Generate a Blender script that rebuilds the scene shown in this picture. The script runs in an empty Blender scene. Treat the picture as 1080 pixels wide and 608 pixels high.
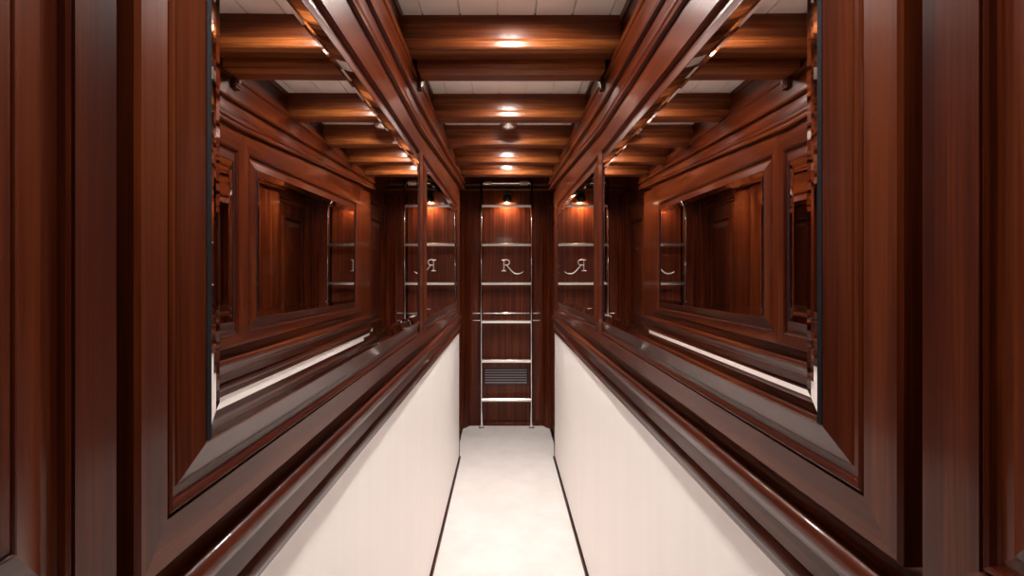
import bpy, bmesh, math, random
from mathutils import Vector, Matrix
random.seed(7)
C = bpy.context.scene.collection
SC = bpy.context.scene

# ------------------------------------------------------------------ camera, world, exposure
CAMX, CAMZ = -0.022, 1.17
F = 560.0                                   # focal length in pixels of the 1080 px wide frame
cam_d = bpy.data.cameras.new('camera')
cam = bpy.data.objects.new('camera', cam_d)
C.objects.link(cam)
cam_d.sensor_fit = 'HORIZONTAL'
cam_d.sensor_width = 36.0
cam_d.lens = 36.0 * F / 1080.0
cam_d.shift_x = 9.0 / 1080.0
cam_d.shift_y = -13.0 / 1080.0
cam_d.clip_start = 0.02
cam.location = (CAMX, 0, CAMZ)
cam.rotation_euler = (math.pi / 2, 0, 0)
SC.camera = cam

w = bpy.data.worlds.new('World')
SC.world = w
w.use_nodes = True
w.node_tree.nodes['Background'].inputs[0].default_value = (0.05, 0.045, 0.05, 1)
w.node_tree.nodes['Background'].inputs[1].default_value = 0.3
SC.view_settings.view_transform = 'Standard'
SC.view_settings.look = 'None'
SC.view_settings.exposure = 2.1
SC.view_settings.gamma = 1.0
SC.view_settings.use_curve_mapping = False
LIGHT = 185.0                                # radiance of the downlight lenses
LCOL = (1.0, 0.94, 0.885)

# ------------------------------------------------------------------ materials
def new_mat(name):
    m = bpy.data.materials.new(name)
    m.use_nodes = True
    return m, m.node_tree.nodes, m.node_tree.links, m.node_tree.nodes['Principled BSDF']

def wood(name, axis, dark=(0.021, 0.0024, 0.0010), mid=(0.055, 0.0083, 0.0018), lite=(0.108, 0.0215, 0.0042),
         rough=0.32, coat=0.26, crough=0.08, fine=1.0, ribbon=0.0):
    m, N, L, b = new_mat(name)
    tc = N.new('ShaderNodeTexCoord')
    mp = N.new('ShaderNodeMapping')
    s = [60.0, 60.0, 60.0]
    s['xyz'.index(axis)] = 1.6
    mp.inputs['Scale'].default_value = s
    L.new(tc.outputs['Object'], mp.inputs[0])
    n1 = N.new('ShaderNodeTexNoise'); n1.inputs['Scale'].default_value = 0.55 * fine
    n1.inputs['Detail'].default_value = 4; n1.inputs['Roughness'].default_value = 0.6
    L.new(mp.outputs[0], n1.inputs[0])
    mp2 = N.new('ShaderNodeMapping')
    s = [420.0, 420.0, 420.0]
    s['xyz'.index(axis)] = 9.0
    mp2.inputs['Scale'].default_value = s
    L.new(tc.outputs['Object'], mp2.inputs[0])
    n2 = N.new('ShaderNodeTexNoise'); n2.inputs['Scale'].default_value = 1.0
    n2.inputs['Detail'].default_value = 2
    L.new(mp2.outputs[0], n2.inputs[0])
    # broad colour drift along the board
    n3 = N.new('ShaderNodeTexNoise'); n3.inputs['Scale'].default_value = 5.0
    mp3 = N.new('ShaderNodeMapping')
    s = [1.0, 1.0, 1.0]; s['xyz'.index(axis)] = 0.25
    mp3.inputs['Scale'].default_value = s
    L.new(tc.outputs['Object'], mp3.inputs[0]); L.new(mp3.outputs[0], n3.inputs[0])
    a1 = N.new('ShaderNodeMath'); a1.operation = 'MULTIPLY_ADD'
    a1.inputs[1].default_value = 0.28
    L.new(n2.outputs[0], a1.inputs[0]); 
    a2 = N.new('ShaderNodeMath'); a2.operation = 'MULTIPLY_ADD'
    a2.inputs[1].default_value = 0.35
    L.new(n3.outputs[0], a2.inputs[0]); L.new(n1.outputs[0], a2.inputs[2])
    L.new(a2.outputs[0], a1.inputs[2])
    cr = N.new('ShaderNodeValToRGB')
    cr.color_ramp.elements[0].position = 0.58; cr.color_ramp.elements[0].color = (*dark, 1)
    cr.color_ramp.elements[1].position = 1.06 if False else 1.0; cr.color_ramp.elements[1].color = (*lite, 1)
    e = cr.color_ramp.elements.new(0.80); e.color = (*mid, 1)
    L.new(a1.outputs[0], cr.inputs[0])
    L.new(cr.outputs[0], b.inputs['Base Color'])
    b.inputs['Roughness'].default_value = rough
    b.inputs['IOR'].default_value = 1.5
    b.inputs['Coat Weight'].default_value = coat
    b.inputs['Coat Roughness'].default_value = crough
    b.inputs['Specular IOR Level'].default_value = 0.13
    bu = N.new('ShaderNodeBump'); bu.inputs['Strength'].default_value = 0.05
    bu.inputs['Distance'].default_value = 0.0006
    L.new(n1.outputs[0], bu.inputs['Height']); L.new(bu.outputs[0], b.inputs['Normal'])
    return m

WX = wood('mahogany_grain_x', 'x', dark=(0.042, 0.0065, 0.002), mid=(0.120, 0.027, 0.006), lite=(0.29, 0.088, 0.020), rough=0.34, crough=0.2)
WY = wood('mahogany_grain_y', 'y')
WZ = wood('mahogany_grain_z', 'z')
WRIB = wood('ribbon_mahogany', 'z', dark=(0.045, 0.0075, 0.0035), mid=(0.082, 0.0155, 0.0058), lite=(0.14, 0.032, 0.010),
            rough=0.3, coat=0.2, fine=1.5)
WDK = wood('dark_mahogany', 'y', dark=(0.008, 0.002, 0.0015), mid=(0.015, 0.003, 0.002), lite=(0.03, 0.006, 0.003))

def plain(name, col, rough=0.4, metal=0.0, **kw):
    m, N, L, b = new_mat(name)
    b.inputs['Base Color'].default_value = (*col, 1)
    b.inputs['Roughness'].default_value = rough
    b.inputs['Metallic'].default_value = metal
    for k, v in kw.items():
        b.inputs[k.replace('_', ' ')].default_value = v
    return m

def mottled(name, c1, c2, scale, rough, bump=0.0, bscale=300, stretch=(1, 1, 1)):
    m, N, L, b = new_mat(name)
    tc = N.new('ShaderNodeTexCoord')
    mp = N.new('ShaderNodeMapping'); mp.inputs['Scale'].default_value = stretch
    L.new(tc.outputs['Object'], mp.inputs[0])
    n = N.new('ShaderNodeTexNoise'); n.inputs['Scale'].default_value = scale; n.inputs['Detail'].default_value = 3
    L.new(mp.outputs[0], n.inputs[0])
    cr = N.new('ShaderNodeValToRGB')
    cr.color_ramp.elements[0].position = 0.35; cr.color_ramp.elements[0].color = (*c1, 1)
    cr.color_ramp.elements[1].position = 0.65; cr.color_ramp.elements[1].color = (*c2, 1)
    L.new(n.outputs[0], cr.inputs[0]); L.new(cr.outputs[0], b.inputs['Base Color'])
    b.inputs['Roughness'].default_value = rough
    if bump:
        n2 = N.new('ShaderNodeTexNoise'); n2.inputs['Scale'].default_value = bscale
        L.new(tc.outputs['Object'], n2.inputs[0])
        bu = N.new('ShaderNodeBump'); bu.inputs['Strength'].default_value = bump; bu.inputs['Distance'].default_value = 0.002
        L.new(n2.outputs[0], bu.inputs['Height']); L.new(bu.outputs[0], b.inputs['Normal'])
    return m

CREAM = mottled('cream_wall_covering', (0.85, 0.795, 0.765), (0.87, 0.815, 0.785), 3.0, 0.42, stretch=(1, 6, 0.4))
CARPET = mottled('cream_carpet', (0.70, 0.645, 0.62), (0.75, 0.705, 0.685), 9.0, 0.9, bump=0.5, bscale=500)
CEIL = mottled('cream_ceiling_boards', (0.77, 0.675, 0.60), (0.80, 0.705, 0.63), 2.0, 0.5)
CHROME = plain('polished_chrome', (0.86, 0.85, 0.84), 0.07, 1.0)
STEEL = plain('brushed_steel', (0.80, 0.77, 0.73), 0.22, 1.0)
MIRROR = plain('mirror_silver', (0.85, 0.835, 0.83), 0.0, 1.0)
BLACK = plain('black_rubber', (0.004, 0.004, 0.006), 0.8, 0.0, Specular_IOR_Level=0.1)
BLACKM = plain('black_metal', (0.006, 0.006, 0.009), 0.3, 0.0)
SATIN = plain('satin_metal', (0.85, 0.83, 0.82), 0.42, 1.0)
SLEEVE = plain('ivory_sleeve', (0.75, 0.66, 0.56), 0.4)
SLAT = plain('lacquered_louvre', (0.40, 0.31, 0.33), 0.35, 0.3)
def emit(name, col, s):
    m, N, L, b = new_mat(name)
    b.inputs['Base Color'].default_value = (0.8, 0.8, 0.8, 1)
    b.inputs['Emission Color'].default_value = (*col, 1)
    b.inputs['Emission Strength'].default_value = s
    return m
LENS = emit('downlight_lens', LCOL, LIGHT)

# ------------------------------------------------------------------ helpers
def obj(name, bm, mats, parent=None, smooth=False, origin=None):
    """bm is in world coordinates; origin = where the object's own origin goes"""
    if not isinstance(mats, (list, tuple)): mats = [mats]
    bmesh.ops.recalc_face_normals(bm, faces=bm.faces)
    me = bpy.data.meshes.new(name)
    o = bpy.data.objects.new(name, me)
    off = Vector((0, 0, 0))
    p = parent
    while p is not None:
        off += p.location; p = p.parent
    if parent is None:
        if origin is None and len(bm.verts):
            xs = [v.co for v in bm.verts]
            origin = Vector((sum(v.x for v in xs) / len(xs), sum(v.y for v in xs) / len(xs), min(v.z for v in xs)))
        o.location = origin
        off = Vector(origin)
    bmesh.ops.translate(bm, verts=bm.verts, vec=-off)
    bm.to_mesh(me); bm.free()
    for m in mats: me.materials.append(m)
    if smooth:
        for p_ in me.polygons: p_.use_smooth = True
        if hasattr(me, 'set_sharp_from_angle'): me.set_sharp_from_angle(angle=math.radians(35))
    C.objects.link(o)
    if parent: o.parent = parent
    return o

def thing(name, loc, label, cat, group=None):
    o = bpy.data.objects.new(name, None); C.objects.link(o)
    o.empty_display_size = 0.05
    o.location = loc; tag(o, label, cat, group)
    return o
def tag(o, label, cat, group=None):
    o['label'] = label; o['category'] = cat
    if group: o['group'] = group
    return o
def struct(name, bm, mats, label=None, smooth=False):
    o = obj(name, bm, mats, smooth=smooth); o['kind'] = 'structure'
    if label: o['label'] = label
    return o
def dup(root, loc, label=None):
    r = root.copy(); C.objects.link(r); r.location = loc
    if label: r['label'] = label
    for ch in list(root.children):
        c = ch.copy(); C.objects.link(c); c.parent = r
        for g in list(ch.children):
            d = g.copy(); C.objects.link(d); d.parent = c
    return r

def box(bm, x0, x1, y0, y1, z0, z1, mi=0, bev=0.0):
    ret = bmesh.ops.create_cube(bm, size=1.0)
    vs = ret['verts']
    for v in vs:
        v.co = Vector((x0 if v.co.x < 0 else x1, y0 if v.co.y < 0 else y1, z0 if v.co.z < 0 else z1))
    fs = set(f for v in vs for f in v.link_faces)
    for f in fs: f.material_index = mi
    if bev > 0:
        es = set(e for v in vs for e in v.link_edges)
        bmesh.ops.bevel(bm, geom=list(es), offset=bev, segments=2, affect='EDGES', profile=0.5)

def cyl(bm, p0, p1, r, seg=20, r2=None, mi=0, caps=True):
    p0 = Vector(p0); p1 = Vector(p1); d = p1 - p0
    ret = bmesh.ops.create_cone(bm, cap_ends=caps, segments=seg, radius1=r, radius2=r if r2 is None else r2, depth=d.length)
    M = Matrix.Translation((p0 + p1) / 2) @ Vector((0, 0, 1)).rotation_difference(d.normalized()).to_matrix().to_4x4()
    bmesh.ops.transform(bm, matrix=M, verts=ret['verts'])
    for f in set(f for v in ret['verts'] for f in v.link_faces): f.material_index = mi

def lathe(bm, c, prof, seg=32, axis='z', mi=0):
    """prof: list of (radius, height along the axis)"""
    c = Vector(c); rings = []
    for r, h in prof:
        ring = []
        for k in range(seg):
            a = 2 * math.pi * k / seg
            u, v = r * math.cos(a), r * math.sin(a)
            p = {'z': (u, v, h), 'x': (h, u, v), 'y': (u, h, v)}[axis]
            ring.append(bm.verts.new(c + Vector(p)))
        rings.append(ring)
    for a, b in zip(rings, rings[1:]):
        for k in range(seg):
            f = bm.faces.new((a[k], a[(k + 1) % seg], b[(k + 1) % seg], b[k])); f.material_index = mi
    for ring in (rings[0], rings[-1]):
        f = bm.faces.new(ring); f.material_index = mi

def tube(bm, pts, r, seg=10):
    """round tube through points"""
    pts = [Vector(p) for p in pts]; rings = []
    for i, p in enumerate(pts):
        d = (pts[min(i + 1, len(pts) - 1)] - pts[max(i - 1, 0)]).normalized()
        q = Vector((0, 0, 1)).rotation_difference(d)
        rr = r[i] if isinstance(r, (list, tuple)) else r
        rings.append([bm.verts.new(p + q @ Vector((rr * math.cos(2 * math.pi * k / seg), rr * math.sin(2 * math.pi * k / seg), 0))) for k in range(seg)])
    for a, b in zip(rings, rings[1:]):
        best = min(range(seg), key=lambda s: (a[0].co - b[s].co).length)
        for k in range(seg):
            bm.faces.new((a[k], a[(k + 1) % seg], b[(k + 1 + best) % seg], b[(k + best) % seg]))
    bm.faces.new(rings[0]); bm.faces.new(rings[-1])

def sweep(bm, sections, mi=0, close=True):
    """sections: lists of equally many points; loft between them and cap the ends"""
    rings = [[bm.verts.new(p) for p in s] for s in sections]
    n = len(rings[0])
    for a, b in zip(rings, rings[1:]):
        for k in range(n if close else n - 1):
            f = bm.faces.new((a[k], a[(k + 1) % n], b[(k + 1) % n], b[k])); f.material_index = mi
    if close:
        bm.faces.new(rings[0]).material_index = mi; bm.faces.new(rings[-1]).material_index = mi

def ring_loft(bm, rects, xf, cap=True, miy=0, miz=1):
    """nested picture-frame rings. rects: (y0,y1,z0a,z0b,z1a,z1b,p); xf(y,p) -> x"""
    rings = []
    for (y0, y1, z0a, z0b, z1a, z1b, p) in rects:
        rings.append([bm.verts.new((xf(y0, p), y0, z0a)), bm.verts.new((xf(y1, p), y1, z0b)),
                      bm.verts.new((xf(y1, p), y1, z1b)), bm.verts.new((xf(y0, p), y0, z1a))])
    for a, b in zip(rings, rings[1:]):
        for k in range(4):
            f = bm.faces.new((a[k], a[(k + 1) % 4], b[(k + 1) % 4], b[k]))
            f.material_index = miy if k in (0, 2) else miz
    if cap:
        f = bm.faces.new(rings[-1]); f.material_index = miz
    return rings

# ------------------------------------------------------------------ the room
W = 0.307                # half width at the cream walls
ZC = 1.86                # corridor ceiling
YB = -2.1                # far wall of the cream room added behind the photographer for fill light
YO = -0.55               # corridor opens into that room
YC = 3.41                # corridor opens into the ladder lobby
YE = 4.155               # end wall
WV = 0.352               # half width of the lobby
SIDES = ((-1, 'left'), (1, 'right'))

bm = bmesh.new(); box(bm, -1.1, 1.1, YB - 0.05, YE + 0.1, -0.05, 0.0)
struct('floor', bm, CARPET)

bm = bmesh.new()
pw = 0.099
xs = [-0.0 + pw * (i - 3.5) + 0.012 for i in range(8)]
for i, x in enumerate(xs):
    box(bm, x + 0.0012, x + pw - 0.0012, YO, YC + 0.02, ZC, ZC + 0.012, bev=0.0012)
box(bm, -0.42, 0.42, YO, YC + 0.02, ZC + 0.007, ZC + 0.03)
box(bm, -1.1, 1.1, YB - 0.05, YO, ZC, ZC + 0.03)
struct('ceiling', bm, CEIL)

for s, nm in SIDES:
    bm = bmesh.new()
    box(bm, s * W, s * 0.42, YO, YC, 0.0, ZC)
    struct('wall_' + nm, bm, CREAM)
    # thin dark skirting strip at the foot of the wall
    bm = bmesh.new()
    prof = [(W, 0.0), (W - 0.011, 0.0), (W - 0.011, 0.006), (W - 0.008, 0.011), (W, 0.014)]
    sweep(bm, [[(s * x, y, z) for x, z in prof] for y in (YO, YC)])
    struct('baseboard_' + nm, bm, WDK)

    # mahogany cladding behind the frames, above the rail
    bm = bmesh.new()
    box(bm, s * 0.3035, s * W, YO, YC, 0.90, ZC)
    box(bm, s * 0.3035, s * 0.352, YC - 0.002, YC + 0.006, 0.0, ZC)
    struct('wall_cladding_' + nm, bm, WZ)

# walls of the unseen cream room, added to send soft light forward
bm = bmesh.new(); box(bm, -1.1, 1.1, YB - 0.05, YB, 0.0, ZC)
struct('wall_back', bm, CREAM)
for s, nm in SIDES:
    bm = bmesh.new(); box(bm, s * 1.05, s * 1.1, YB, YO, 0.0, ZC)
    box(bm, s * 0.42, s * 1.1, YO - 0.05, YO, 0.0, ZC)
    struct('wall_room_' + nm, bm, CREAM)

# lobby side walls, shaft over the ladder
for k, (s, nm) in enumerate(SIDES):
    bm = bmesh.new()
    box(bm, s * WV, s * 0.45, YC, YE + 0.02, 0.0, 2.45)
    struct('wall_lobby_' + nm, bm, WZ)
bm = bmesh.new(); box(bm, -0.42, 0.42, YC - 0.03, YC, ZC + 0.03, 2.45)
struct('wall_shaft', bm, WX)
bm = bmesh.new(); box(bm, -0.45, 0.45, YC - 0.03, YE + 0.1, 2.45, 2.48)
struct('ceiling_shaft', bm, WX)

# end wall: centre panel between darker grooves and two side panels
bm = bmesh.new()
cx0, cx1 = -0.182, 0.182
box(bm, cx0, cx1, YE, YE + 0.05, 0.0, 2.45, 0)
for s in (-1, 1):
    a, b_ = sorted((s * 0.2, s * 0.262))
    box(bm, a, b_, YE - 0.006, YE + 0.05, 0.0, 1.835, 0, bev=0.002)
    a, b_ = sorted((s * 0.182, s * 0.2)); box(bm, a, b_, YE + 0.006, YE + 0.05, 0.0, 2.45, 1)
    a, b_ = sorted((s * 0.19, s * 0.27)); box(bm, a, b_, YE + 0.001, YE + 0.05, 1.80, 2.45, 0)
    a, b_ = sorted((s * 0.262, s * 0.40)); box(bm, a, b_, YE + 0.0, YE + 0.05, 0.0, 2.45, 0)
struct('wall_end', bm, [WRIB, WDK])
n = 0
for s, nm in SIDES:     # moulded posts in the lobby corners
    n += 1
    bm = bmesh.new()
    prof = [(WV, YE), (WV, YE - 0.09), (0.322, YE - 0.09), (0.316, YE - 0.085), (0.314, YE - 0.075), (0.304, YE - 0.070),
            (0.300, YE - 0.062), (0.300, YE - 0.045), (0.292, YE - 0.040), (0.290, YE - 0.03), (0.282, YE - 0.026), (0.279, YE - 0.012), (0.279, YE)]
    sweep(bm, [[(s * x, y, z) for x, y in prof] for z in (0.0, 1.80)])
    struct('trim_%d' % n, bm, WZ)
# beads on the end wall under the hatch
for z in (1.848, 1.885):
    n += 1
    bm = bmesh.new()
    prof = [(YE, z - 0.012), (YE - 0.012, z - 0.010), (YE - 0.016, z), (YE - 0.010, z + 0.006), (YE, z + 0.012)]
    sweep(bm, [[(x, y, zz) for y, zz in prof] for x in (-WV, WV)])
    struct('trim_%d' % n, bm, WX)
bm = bmesh.new()
prof = [(YE, 0.0), (YE - 0.022, 0.0), (YE - 0.022, 0.012), (YE - 0.018, 0.024), (YE - 0.008, 0.03), (YE - 0.008, 0.036), (YE, 0.04)]
sweep(bm, [[(x, y, zz) for y, zz in prof] for x in (-0.279, 0.279)])
struct('baseboard_end', bm, WZ, smooth=True)

# ------------------------------------------------------------------ chair rails and cornices
def arc(cx, cz, r, a0, a1, k):
    return [(cx + r * math.cos(math.radians(a0 + (a1 - a0) * i / k)), cz + r * math.sin(math.radians(a0 + (a1 - a0) * i / k))) for i in range(k + 1)]
# profile as (distance from the axis, height), from the bottom up
rail = [(W, 0.822), (0.3035, 0.824), (0.3010, 0.834), (0.3005, 0.842)] + arc(0.2965, 0.8535, 0.0110, 250, 80, 10) + [(0.2945, 0.866), (0.2905, 0.868), (0.2905, 0.892),
        (0.2875, 0.895), (0.2845, 0.897), (0.2815, 0.9015), (0.2795, 0.908)] + arc(0.2745, 0.9255, 0.0115, 235, 75, 12) + \
       [(0.280, 0.9365), (0.286, 0.939), (0.2895, 0.943), (0.291, 0.949), (0.291, 0.965), (W, 0.965)]
for s, nm in SIDES:
    n += 1
    bm = bmesh.new()
    secs = []
    for y in (YO, 0.45, 3.40):
        k = min(1.0, max(0.0, (y - 0.45) / 2.95))
        secs.append([(s * (W - (W - x) * (1 - 0.55 * k)), y, z - 0.018 * k) for x, z in rail])
    sweep(bm, secs)
    struct('trim_%d' % n, bm, WY, smooth=True)

def zt(y):                                   # line where the frames stop under the cornice
    return CAMZ + 0.431 + max(0.0, y - 1.56) * 0.064
corn = [(W, 0.0), (0.262, 0.0), (0.2555, 0.006), (0.2545, 0.028), (0.2560, 0.040), (0.2600, 0.046), (0.2605, 0.062), (0.2580, 0.075), (0.2578, 0.100),
        (0.2610, 0.120), (0.2660, 0.150), (0.2700, 0.200), (0.2715, 0.260), (0.2715, 0.290), (0.2675, 0.300), (0.2655, 0.325), (0.2675, 0.350), (0.2730, 0.358),
        (0.2745, 0.390), (0.2750, 0.500), (0.2750, 0.560), (0.2710, 0.572), (0.2695, 0.600), (0.2715, 0.628), (0.2790, 0.636), (0.2800, 0.680),
        (0.2850, 0.720), (0.2895, 0.800), (0.2900, 0.900), (0.2860, 0.920), (0.2860, 1.0), (W, 1.0)]
for s, nm in SIDES:
    n += 1
    bm = bmesh.new()
    secs = []
    for y in (YO, 1.56, 2.0, 2.5, 3.0, YC):
        z0 = zt(y)
        secs.append([(s * (x + (0.004 * min(y, 3) if 0 < i < 14 else 0.0)), y, z0 + t * (ZC - z0)) for i, (x, t) in enumerate(corn)])
    sweep(bm, secs)
    struct('trim_%d' % n, bm, WY, smooth=True)

# ------------------------------------------------------------------ ceiling beams
def beam(y0, th, zb, label, group='cross beams under the corridor ceiling'):
    bm = bmesh.new()
    prof = [(y0, ZC + 0.004), (y0, zb + 0.028), (y0 - 0.004, zb + 0.024), (y0 - 0.006, zb + 0.018), (y0 - 0.006, zb + 0.004), (y0 - 0.003, zb),
            (y0 + th - 0.003, zb), (y0 + th, zb + 0.004), (y0 + th, zb + 0.018), (y0 + th - 0.004, zb + 0.028), (y0 + th - 0.006, ZC + 0.004)]
    sweep(bm, [[(x, y, z) for y, z in prof] for x in (-0.300, 0.300)])
    return tag(obj('ceiling_beam', bm, WX), label, 'beam', group)
ZB = CAMZ + 0.5994
beam(1.404, 0.070, ZB, 'broad mahogany beam nearest the camera with a big glow at its middle')
# stepped soffit board behind the first beam with a little bracket at each end
t = thing('stepped_lintel', (0, 1.52, ZB - 0.025), 'low flat mahogany lintel running behind the nearest beam, bracketed at both ends', 'lintel')
bm = bmesh.new()
box(bm, -0.262, 0.262, 1.474, 1.567, CAMZ + 0.574, ZC + 0.003, bev=0.002)
obj('board', bm, WX, t)
for s in (-1, 1):
    bm = bmesh.new()
    for i in range(3):
        a, b_ = sorted((s * (0.262 - 0.003 * i), s * 0.300))
        box(bm, a, b_, 1.550 + 0.004 * i, 1.584 - 0.004 * i, CAMZ + 0.548 + 0.006 * i, CAMZ + 0.640, bev=0.002)
    obj('bracket', bm, WZ, t)
for y, lb in ((2.012, 'second mahogany ceiling beam from the camera, above and before the chrome dome'),
              (2.43, 'third mahogany ceiling beam, with the dome\'s round dark shadow on it'),
              (2.81, 'fourth mahogany ceiling beam, behind the shadowed one'),
              (3.16, 'mahogany ceiling beam farthest down the corridor, before the dark hatch')):
    beam(y, 0.074, ZB, lb)
beam(0.62, 0.074, ZB, 'mahogany ceiling beam just ahead of and above the camera')
beam(-0.2, 0.074, ZB, 'mahogany ceiling beam behind and above the camera')

# ------------------------------------------------------------------ downlights
def downlight(y, label):
    t = thing('recessed_downlight', (0, y, ZC), label, 'downlight', 'recessed downlights between the beams')
    bm = bmesh.new(); lathe(bm, (0, y, ZC), [(0.038, 0.001), (0.038, -0.003), (0.035, -0.0065), (0.031, -0.007), (0.0295, -0.006), (0.0290, 0.0005)], 36)
    obj('rim', bm, CHROME, t, smooth=True)
    bm = bmesh.new(); lathe(bm, (0, y, ZC), [(0.0275, 0.0), (0.0275, -0.0005), (0.0005, -0.001)], 24)
    obj('lens', bm, LENS, t, smooth=True)
    return t
d0 = downlight(1.225, 'recessed downlight in the bay just before the nearest beam')
for y, lb in ((1.80, 'recessed downlight before the second beam'), (2.215, 'recessed downlight beside the chrome dome'),
              (2.62, 'recessed downlight between the third and fourth beams'), (2.99, 'recessed downlight before the farthest beam'), (3.30, 'recessed downlight behind the farthest beam, before the hatch'),
              (0.88, 'recessed downlight in the ceiling just ahead of the camera'), (0.28, 'recessed downlight over the camera'),
              ):
    dup(d0, (0, y, ZC), lb)
t = thing('added_fill_lamp', (0, -1.35, ZC), 'added round opal fill lamp, unseen, in the cream room behind the camera', 'lamp')  # unseen lamp, added to fill the corridor with soft light from behind
bm = bmesh.new(); lathe(bm, (0, -1.35, ZC), [(0.17, 0.0), (0.17, -0.012), (0.16, -0.02), (0.155, -0.02)], 40); obj('fill_lamp_base', bm, CHROME, t, smooth=True)
bm = bmesh.new(); lathe(bm, (0, -1.35, ZC), [(0.155, -0.015), (0.15, -0.035), (0.12, -0.06), (0.06, -0.075), (0.002, -0.08)], 40)
obj('fill_lamp_shade', bm, emit('fill_lamp_glow', LCOL, 4.0), t, smooth=True)

t = thing('dome_fixture', (0, 2.335, ZC), 'small round chrome dome fixture under the ceiling between two beams', 'ceiling fixture')
bm = bmesh.new(); lathe(bm, (0, 2.335, ZC), [(0.040, 0.001), (0.040, -0.006), (0.026, -0.010), (0.022, -0.018)], 36)
obj('base', bm, CHROME, t, smooth=True)
bm = bmesh.new(); lathe(bm, (0, 2.335, ZC), [(0.022, -0.016), (0.034, -0.019), (0.037, -0.025), (0.035, -0.034), (0.028, -0.042), (0.016, -0.047), (0.002, -0.048)], 36)
obj('dome', bm, STEEL, t, smooth=True)

# ------------------------------------------------------------------ framed mirrors
def gx(s):
    return lambda y, p: s * (0.303 if p < -0.5 else 0.2545 + 0.0094 * y - p)
def framed(s, name, label, cat, Y0, Y1, l0, l1, zl0a, zl0b, zl1a, zl1b, mirror=True, kn=1.0, ea=0.003, eb=0.003):
    """Y0,Y1 outer ends; l0,l1 inner lip; z of the lip bottom/top at both ends"""
    xf = gx(s)
    ob = CAMZ - 0.209                                     # outer bottom
    o1a, o1b = zt(Y0) - 0.001, zt(Y1) - 0.001
    t = thing(name, (xf((Y0 + Y1) / 2, 0), (Y0 + Y1) / 2, ob), label, cat, 'framed panels along the corridor')
    bm = bmesh.new()
    def r(tn, p):                                         # inset tn outwards from the lip
        return (l0 - tn * kn, l1 + tn, zl0a - tn, zl0b - tn, zl1a + tn, zl1b + tn, p)
    rects = [(Y0, Y1, ob, ob, o1a, o1b, -1.0), (Y0, Y1, ob, ob, o1a, o1b, -0.0065),
             (Y0 + ea, Y1 - eb, ob + 0.003, ob + 0.003, o1a - 0.002, o1b - 0.002, -0.0035),
             r(0.0440, -0.0035), r(0.0435, -0.0065), r(0.0425, -0.0065), r(0.0415, -0.0037), r(0.0395, -0.0023), r(0.0375, -0.0037), r(0.0365, -0.0075),
             r(0.0350, -0.0085), r(0.0265, -0.0080), r(0.0255, -0.0070), r(0.0020, 0.0022), r(0.0008, 0.0022), r(0.0, 0.0014), r(0.0, -0.010)]
    ring_loft(bm, rects, xf, cap=False)
    obj('frame', bm, [WY, WZ], t)
    if mirror:
        bm = bmesh.new()
        for y in (l0, l1):
            sg = 1 if y == l0 else -1
            za, zb = (zl0a, zl1a) if y == l0 else (zl0b, zl1b)
            sweep(bm, [[(xf(y, -0.004), y - sg * 0.001, z), (xf(y, 0.0028), y - sg * 0.001, z), (xf(y, 0.0026), y + sg * (0.006 if y == l0 else 0.004), z), (xf(y, -0.004), y + sg * (0.006 if y == l0 else 0.004), z)] for z in (za, zb)])
            if y == l0: obj('dark_reveal', bm, BLACK, t); bm = bmesh.new()
        obj('dark_reveal', bm, BLACK, t)
        bm = bmesh.new()
        ring_loft(bm, [r(0.0, 0.0019), r(-0.0145, 0.0003), r(-0.019, 0.0)], xf, cap=False)
        o = obj('bevelled_edge', bm, MIRROR, t)
        bm = bmesh.new()
        ring_loft(bm, [r(-0.019, 0.0), r(-0.0245, 0.0003)], xf, cap=True)
        obj('glass', bm, MIRROR, t)
    else:
        bm = bmesh.new()
        ring_loft(bm, [r(0.004, -0.002), r(-0.004, 0.004), r(-0.05, 0.006)], xf, cap=True)
        obj('centre_board', bm, [WY, WZ], t)
    return t
LB = CAMZ - 0.1323
for s, nm in SIDES:
    framed(s, 'framed_mirror', 'long mirror with ground edges and mahogany surround, nearest on the %s wall' % nm, 'mirror',
           0.348 if s < 0 else 0.380, 1.624, 0.4195 if s < 0 else 0.465, 1.548, LB + 0.002, LB, CAMZ + 0.3197, CAMZ + 0.331, kn=0.93 if s < 0 else 1.06, eb=0.0)
    framed(s, 'framed_mirror', 'shorter mirror with mahogany surround on the %s wall, the one next to the ladder lobby' % nm, 'mirror',
           1.6242, 3.14, 1.700, 2.955, LB, CAMZ - 0.147, CAMZ + 0.335, CAMZ + 0.366, ea=0.0)
    framed(s, 'wall_panel', 'plain mahogany panel cut off by the %s edge of the picture' % nm, 'panel',
           -0.54, 0.331 if s < 0 else 0.362, -0.46, 0.252 if s < 0 else 0.272, LB, LB, CAMZ + 0.3197, CAMZ + 0.3197, mirror=False)

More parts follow.
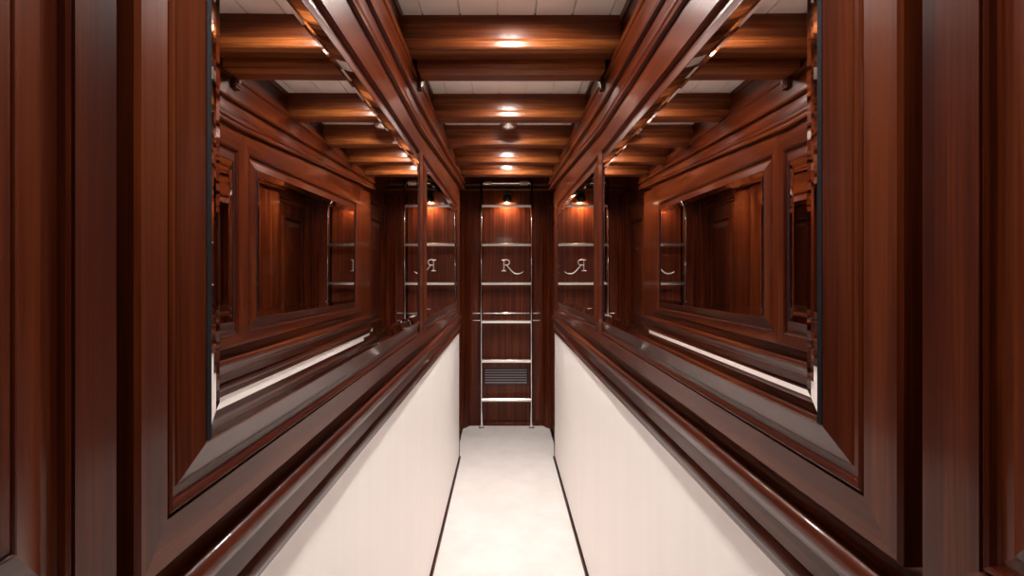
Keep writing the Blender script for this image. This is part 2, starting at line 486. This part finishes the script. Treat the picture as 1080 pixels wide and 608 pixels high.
# ------------------------------------------------------------------ lobby doors
dn = 0
for s, nm in SIDES:
    dn += 1
    xf = lambda y, p, s=s: s * (WV - p)
    t = thing('door_%d' % dn, (s * WV, 3.76, 0.0), 'panelled mahogany door on the %s side of the ladder lobby' % nm, 'door')
    t['kind'] = 'structure'
    y0, y1, z1 = 3.50, 4.02, 1.665
    bm = bmesh.new()
    def R(i, p, zb=0.0): return (y0 - i, y1 + i, zb, zb, z1 + i, z1 + i, p)
    rects = [R(0.034, 0.0), R(0.034, 0.018), R(0.028, 0.022), R(0.020, 0.022), R(0.015, 0.014), R(0.004, 0.012), R(0.0, 0.009), R(0.0, 0.0)]
    ring_loft(bm, rects, xf, cap=False)
    obj('door_casing', bm, [WY, WZ], t)
    bm = bmesh.new()
    def Q(i, p, zb, zt_): return (y0 + i, y1 - i, zb + i, zb + i, zt_ - i, zt_ - i, p)
    rects = [Q(0.001, 0.0, 0, z1), Q(0.001, 0.004, 0, z1)]
    ring_loft(bm, rects, xf, cap=True)
    for zb, zz in ((0.08, 0.70), (0.84, z1 - 0.02)):
        rects = [Q(0.07, 0.004, zb - 0.07, zz + 0.0), Q(0.074, 0.016, zb - 0.07, zz), Q(0.084, 0.017, zb - 0.07, zz), Q(0.094, 0.0045, zb - 0.07, zz),
                 Q(0.107, 0.0045, zb - 0.07, zz), Q(0.135, 0.012, zb - 0.07, zz)]
        ring_loft(bm, rects, xf, cap=True)
    obj('door_leaf', bm, [WY, WZ], t)
    bm = bmesh.new(); yk = 3.545
    pr = [(0.020, 0.003), (0.020, 0.007), (0.008, 0.009), (0.007, 0.018), (0.013, 0.022), (0.0145, 0.028), (0.011, 0.034), (0.001, 0.036)]
    lathe(bm, (s * WV, yk, 0.812), [(a, -s * h) for a, h in pr], 24, 'x')
    obj('door_knob', bm, CHROME, t, smooth=True)
    bm = bmesh.new()
    lathe(bm, (s * WV, 3.74, 1.36), [(0.009, -s * 0.010), (0.009, -s * 0.014), (0.005, -s * 0.016), (0.001, -s * 0.016)], 20, 'x')
    obj('peephole', bm, STEEL, t, smooth=True)

# chrome keeper plate on the left of the lobby opening
t = thing('keeper_plate', (-0.345, 3.43, 0.895), 'small upright chrome keeper plate beside the left lobby door', 'latch')
bm = bmesh.new(); box(bm, -WV, -WV + 0.010, 3.420, 3.452, 0.885, 0.962, bev=0.002); obj('plate', bm, CHROME, t)
for z in (0.899, 0.948):
    bm = bmesh.new(); lathe(bm, (-WV, 3.436, z), [(0.004, 0.009), (0.004, 0.0115), (0.001, 0.012)], 12, 'x')
    obj('screw', bm, STEEL, t)

# ------------------------------------------------------------------ things on the end wall
for z, lb in ((0.877, 'upper of two slim polished steel strips across the end wall'), (0.821, 'lower of two slim polished steel strips across the end wall')):
    bm = bmesh.new()
    prof = arc(YE - 0.008, z, 0.0055, 0, 330, 11)
    sweep(bm, [[(x, y, zz) for y, zz in prof] for x in (-0.265, 0.265)])
    tag(obj('metal_strip', bm, CHROME, smooth=True), lb, 'strip', 'steel strips across the end wall')

# monogram letter
def px(u, v, y):                             # measured photo point -> place on the end wall
    return Vector((CAMX + (u - 531.0) / F * YE, y, CAMZ + (291.0 - v) / F * YE))
bm = bmesh.new()
def stroke(pts, wds, y0=YE - 0.007, y1=YE):
    P = [px(u, v, 0) for u, v in pts]
    L_, R_ = [], []
    for i, p in enumerate(P):
        d = (P[min(i + 1, len(P) - 1)] - P[max(i - 1, 0)]).normalized()
        nrm = Vector((-d.z, 0, d.x)); ww = wds[i] / 2
        L_.append(p + nrm * ww); R_.append(p - nrm * ww)
    secs = []
    for l, r_ in zip(L_, R_):
        mid = (l + r_) / 2
        secs.append([(l.x, y1, l.z), (l.x, y0 + 0.002, l.z), (mid.x, y0, mid.z), (r_.x, y0 + 0.002, r_.z), (r_.x, y1, r_.z)])
    sweep(bm, secs)
def smooth_pts(pts, k=6):
    out = []
    for i in range(len(pts) - 1):
        p0, p1, p2, p3 = pts[max(i - 1, 0)], pts[i], pts[i + 1], pts[min(i + 2, len(pts) - 1)]
        for j in range(k):
            t_ = j / k
            out.append(tuple(0.5 * ((2 * p1[c]) + (-p0[c] + p2[c]) * t_ + (2 * p0[c] - 5 * p1[c] + 4 * p2[c] - p3[c]) * t_ ** 2 + (-p0[c] + 3 * p1[c] - 3 * p2[c] + p3[c]) * t_ ** 3) for c in range(2)))
    out.append(pts[-1]); return out
stroke([(531.4, 274.2), (531.4, 285.8)], [0.0085, 0.0085])
stroke([(529.0, 274.4), (532.5, 274.4)], [0.0045, 0.0050])
stroke([(529.0, 285.9), (533.6, 285.9)], [0.0045, 0.0045])
b_ = smooth_pts([(531.4, 274.3), (534.4, 274.2), (536.6, 275.2), (537.3, 277.0), (536.5, 278.9), (534.4, 279.8), (531.4, 279.9)])
stroke(b_, [0.0045 + 0.0045 * math.sin(math.pi * i / (len(b_) - 1)) for i in range(len(b_))])
l_ = smooth_pts([(534.4, 279.8), (536.6, 282.6), (539.6, 286.0), (543.2, 288.6), (547.2, 288.9), (550.0, 287.9), (551.8, 286.7)])
stroke(l_, [0.004 + 0.0055 * math.sin(math.pi * min(1, 0.15 + i / (len(l_) - 1))) for i in range(len(l_))])
tag(obj('monogram_letter', bm, SATIN), 'polished metal letter R with a long sweeping tail on the end wall', 'letter')

# louvred vent
t = thing('vent_grille', (-0.0, YE, 0.33), 'low louvred vent with dark slats in the end wall behind the ladder', 'vent')
vx0, vx1 = CAMX - 19.5 / F * YE, CAMX + 24.5 / F * YE
vz1, vz0 = CAMZ - (389.0 - 291) / F * YE, CAMZ - (404.8 - 291) / F * YE
bm = bmesh.new()
xfe = lambda y, p: y
rr = []
for (i, yy) in ((0.008, YE), (0.008, YE - 0.005), (0.004, YE - 0.007), (0.0, YE - 0.006), (0.0, YE - 0.001)):
    rr.append([(vx0 - i, yy, vz0 - i), (vx1 + i, yy, vz0 - i), (vx1 + i, yy, vz1 + i), (vx0 - i, yy, vz1 + i)])
sweep(bm, rr, close=True)
obj('vent_backing', bm, BLACKM, t)
for k in range(6):
    zc = vz0 + (vz1 - vz0) * (k + 0.5) / 6
    bm = bmesh.new()
    prof = [(YE - 0.002, zc + 0.0005), (YE - 0.012, zc + 0.005), (YE - 0.018, zc + 0.003), (YE - 0.018, zc - 0.001), (YE - 0.012, zc - 0.001), (YE - 0.002, zc - 0.006)]
    sweep(bm, [[(x, y, z) for y, z in prof] for x in (vx0, vx1)])
    obj('slat', bm, SLAT, t)

# ball reading lamp over the ladder
lx, ly, lz = CAMX + 4.0 / F * 4.1, YE - 0.055, CAMZ + (291 - 209.5) / F * 4.1
t = thing('ball_spotlight', (lx, YE, lz), 'small black ball spotlight shining down the end wall above the ladder', 'lamp')
bm = bmesh.new(); lathe(bm, (lx, YE, lz + 0.055), [(0.024, 0.0), (0.024, -0.006), (0.020, -0.010), (0.002, -0.011)], 28, 'y'); obj('backplate', bm, BLACKM, t, smooth=True)
bm = bmesh.new(); tube(bm, [(lx, YE - 0.008, lz + 0.055), (lx, YE - 0.030, lz + 0.056), (lx, YE - 0.048, lz + 0.048), (lx, ly, lz + 0.030)], 0.005); obj('arm', bm, BLACKM, t, smooth=True)
bm = bmesh.new()
pr = [(0.002, 0.036)] + [(0.036 * math.sin(math.radians(a)), 0.036 * math.cos(math.radians(a))) for a in range(12, 141, 8)] + [(0.0215, -0.0275), (0.019, -0.012), (0.001, -0.010)]
lathe(bm, (lx, ly, lz), pr, 32); bmesh.ops.rotate(bm, verts=bm.verts, cent=(lx, ly, lz), matrix=Matrix.Rotation(math.radians(22), 3, 'X')); o = obj('ball_shade', bm, BLACKM, t, smooth=True)
bm = bmesh.new(); lathe(bm, (lx, ly, lz), [(0.015, -0.013), (0.015, -0.018), (0.001, -0.0195)], 20); bmesh.ops.rotate(bm, verts=bm.verts, cent=(lx, ly, lz), matrix=Matrix.Rotation(math.radians(22), 3, 'X'))
LENS2 = emit('spotlight_bulb', (1.0, 0.72, 0.42), 260.0)
obj('bulb', bm, LENS2, t)

# ------------------------------------------------------------------ ladder
YL = 4.075
xl, xr = CAMX - 23.3 / F * YL, CAMX + 29.6 / F * YL
t = thing('ladder', ((xl + xr) / 2, YL, 0.0), 'polished steel ladder standing before the end wall up to the hatch', 'ladder')
zt_top = CAMZ + (291 - 193.3) / F * YL
for x in (xl, xr):
    bm = bmesh.new()
    tube(bm, [(x, YL - 0.004, 0.0), (x, YL, 0.06), (x, YL, 0.3), (x, YL, 1.0), (x, YL, zt_top - 0.01), (x, YL + 0.012, zt_top + 0.03)], [0.013, 0.0105, 0.0105, 0.0105, 0.0105, 0.0105], 16)
    o = obj('side_rail', bm, CHROME, t, smooth=True)
    bm = bmesh.new(); lathe(bm, (x, YL, 0.0), [(0.022, 0.0), (0.022, 0.004), (0.014, 0.010), (0.013, 0.012)], 20); obj('foot', bm, CHROME, o, smooth=True)
for v in (217.5, 258.3, 299.0, 339.2, 380.6, 421.6):
    zc = CAMZ + (291 - v) / F * YL
    bm = bmesh.new()
    prof = [(YL - 0.022, zc - 0.012), (YL + 0.020, zc - 0.010), (YL + 0.022, zc + 0.008), (YL + 0.018, zc + 0.012), (YL - 0.019, zc + 0.010), (YL - 0.024, zc + 0.004)]
    sweep(bm, [[(x, y, z) for y, z in prof] for x in (xl + 0.004, xr - 0.004)])
    bmesh.ops.bevel(bm, geom=bm.edges[:], offset=0.002, segments=2, affect='EDGES')
    obj('rung', bm, STEEL, t, smooth=True)
bm = bmesh.new(); cyl(bm, (xl + 0.01, YL, zt_top), (xr - 0.01, YL, zt_top), 0.0085); obj('top_bar', bm, STEEL, t, smooth=True)
for a, b_, rr_ in ((xl + 0.028, xl + 0.080, 0.013), (xr - 0.088, xr - 0.026, 0.0175)):
    bm = bmesh.new(); cyl(bm, (a, YL, zt_top), (b_, YL, zt_top), rr_, 24); bmesh.ops.bevel(bm, geom=[e for e in bm.edges if len(e.link_faces) == 2 and e.calc_face_angle() > 1], offset=0.003, segments=2, affect='EDGES')
    obj('sleeve', bm, SLEEVE, t, smooth=True)['label'] = 'ivory sleeve'
for x, sg in ((xl, 1), (xr, -1)):
    bm = bmesh.new(); cyl(bm, (x, YL - 0.014, zt_top), (x, YE, zt_top), 0.012, 20); cyl(bm, (x, YE - 0.008, zt_top), (x, YE, zt_top), 0.02, 20); obj('wall_clamp', bm, BLACK, t)['label'] = 'black clamp'
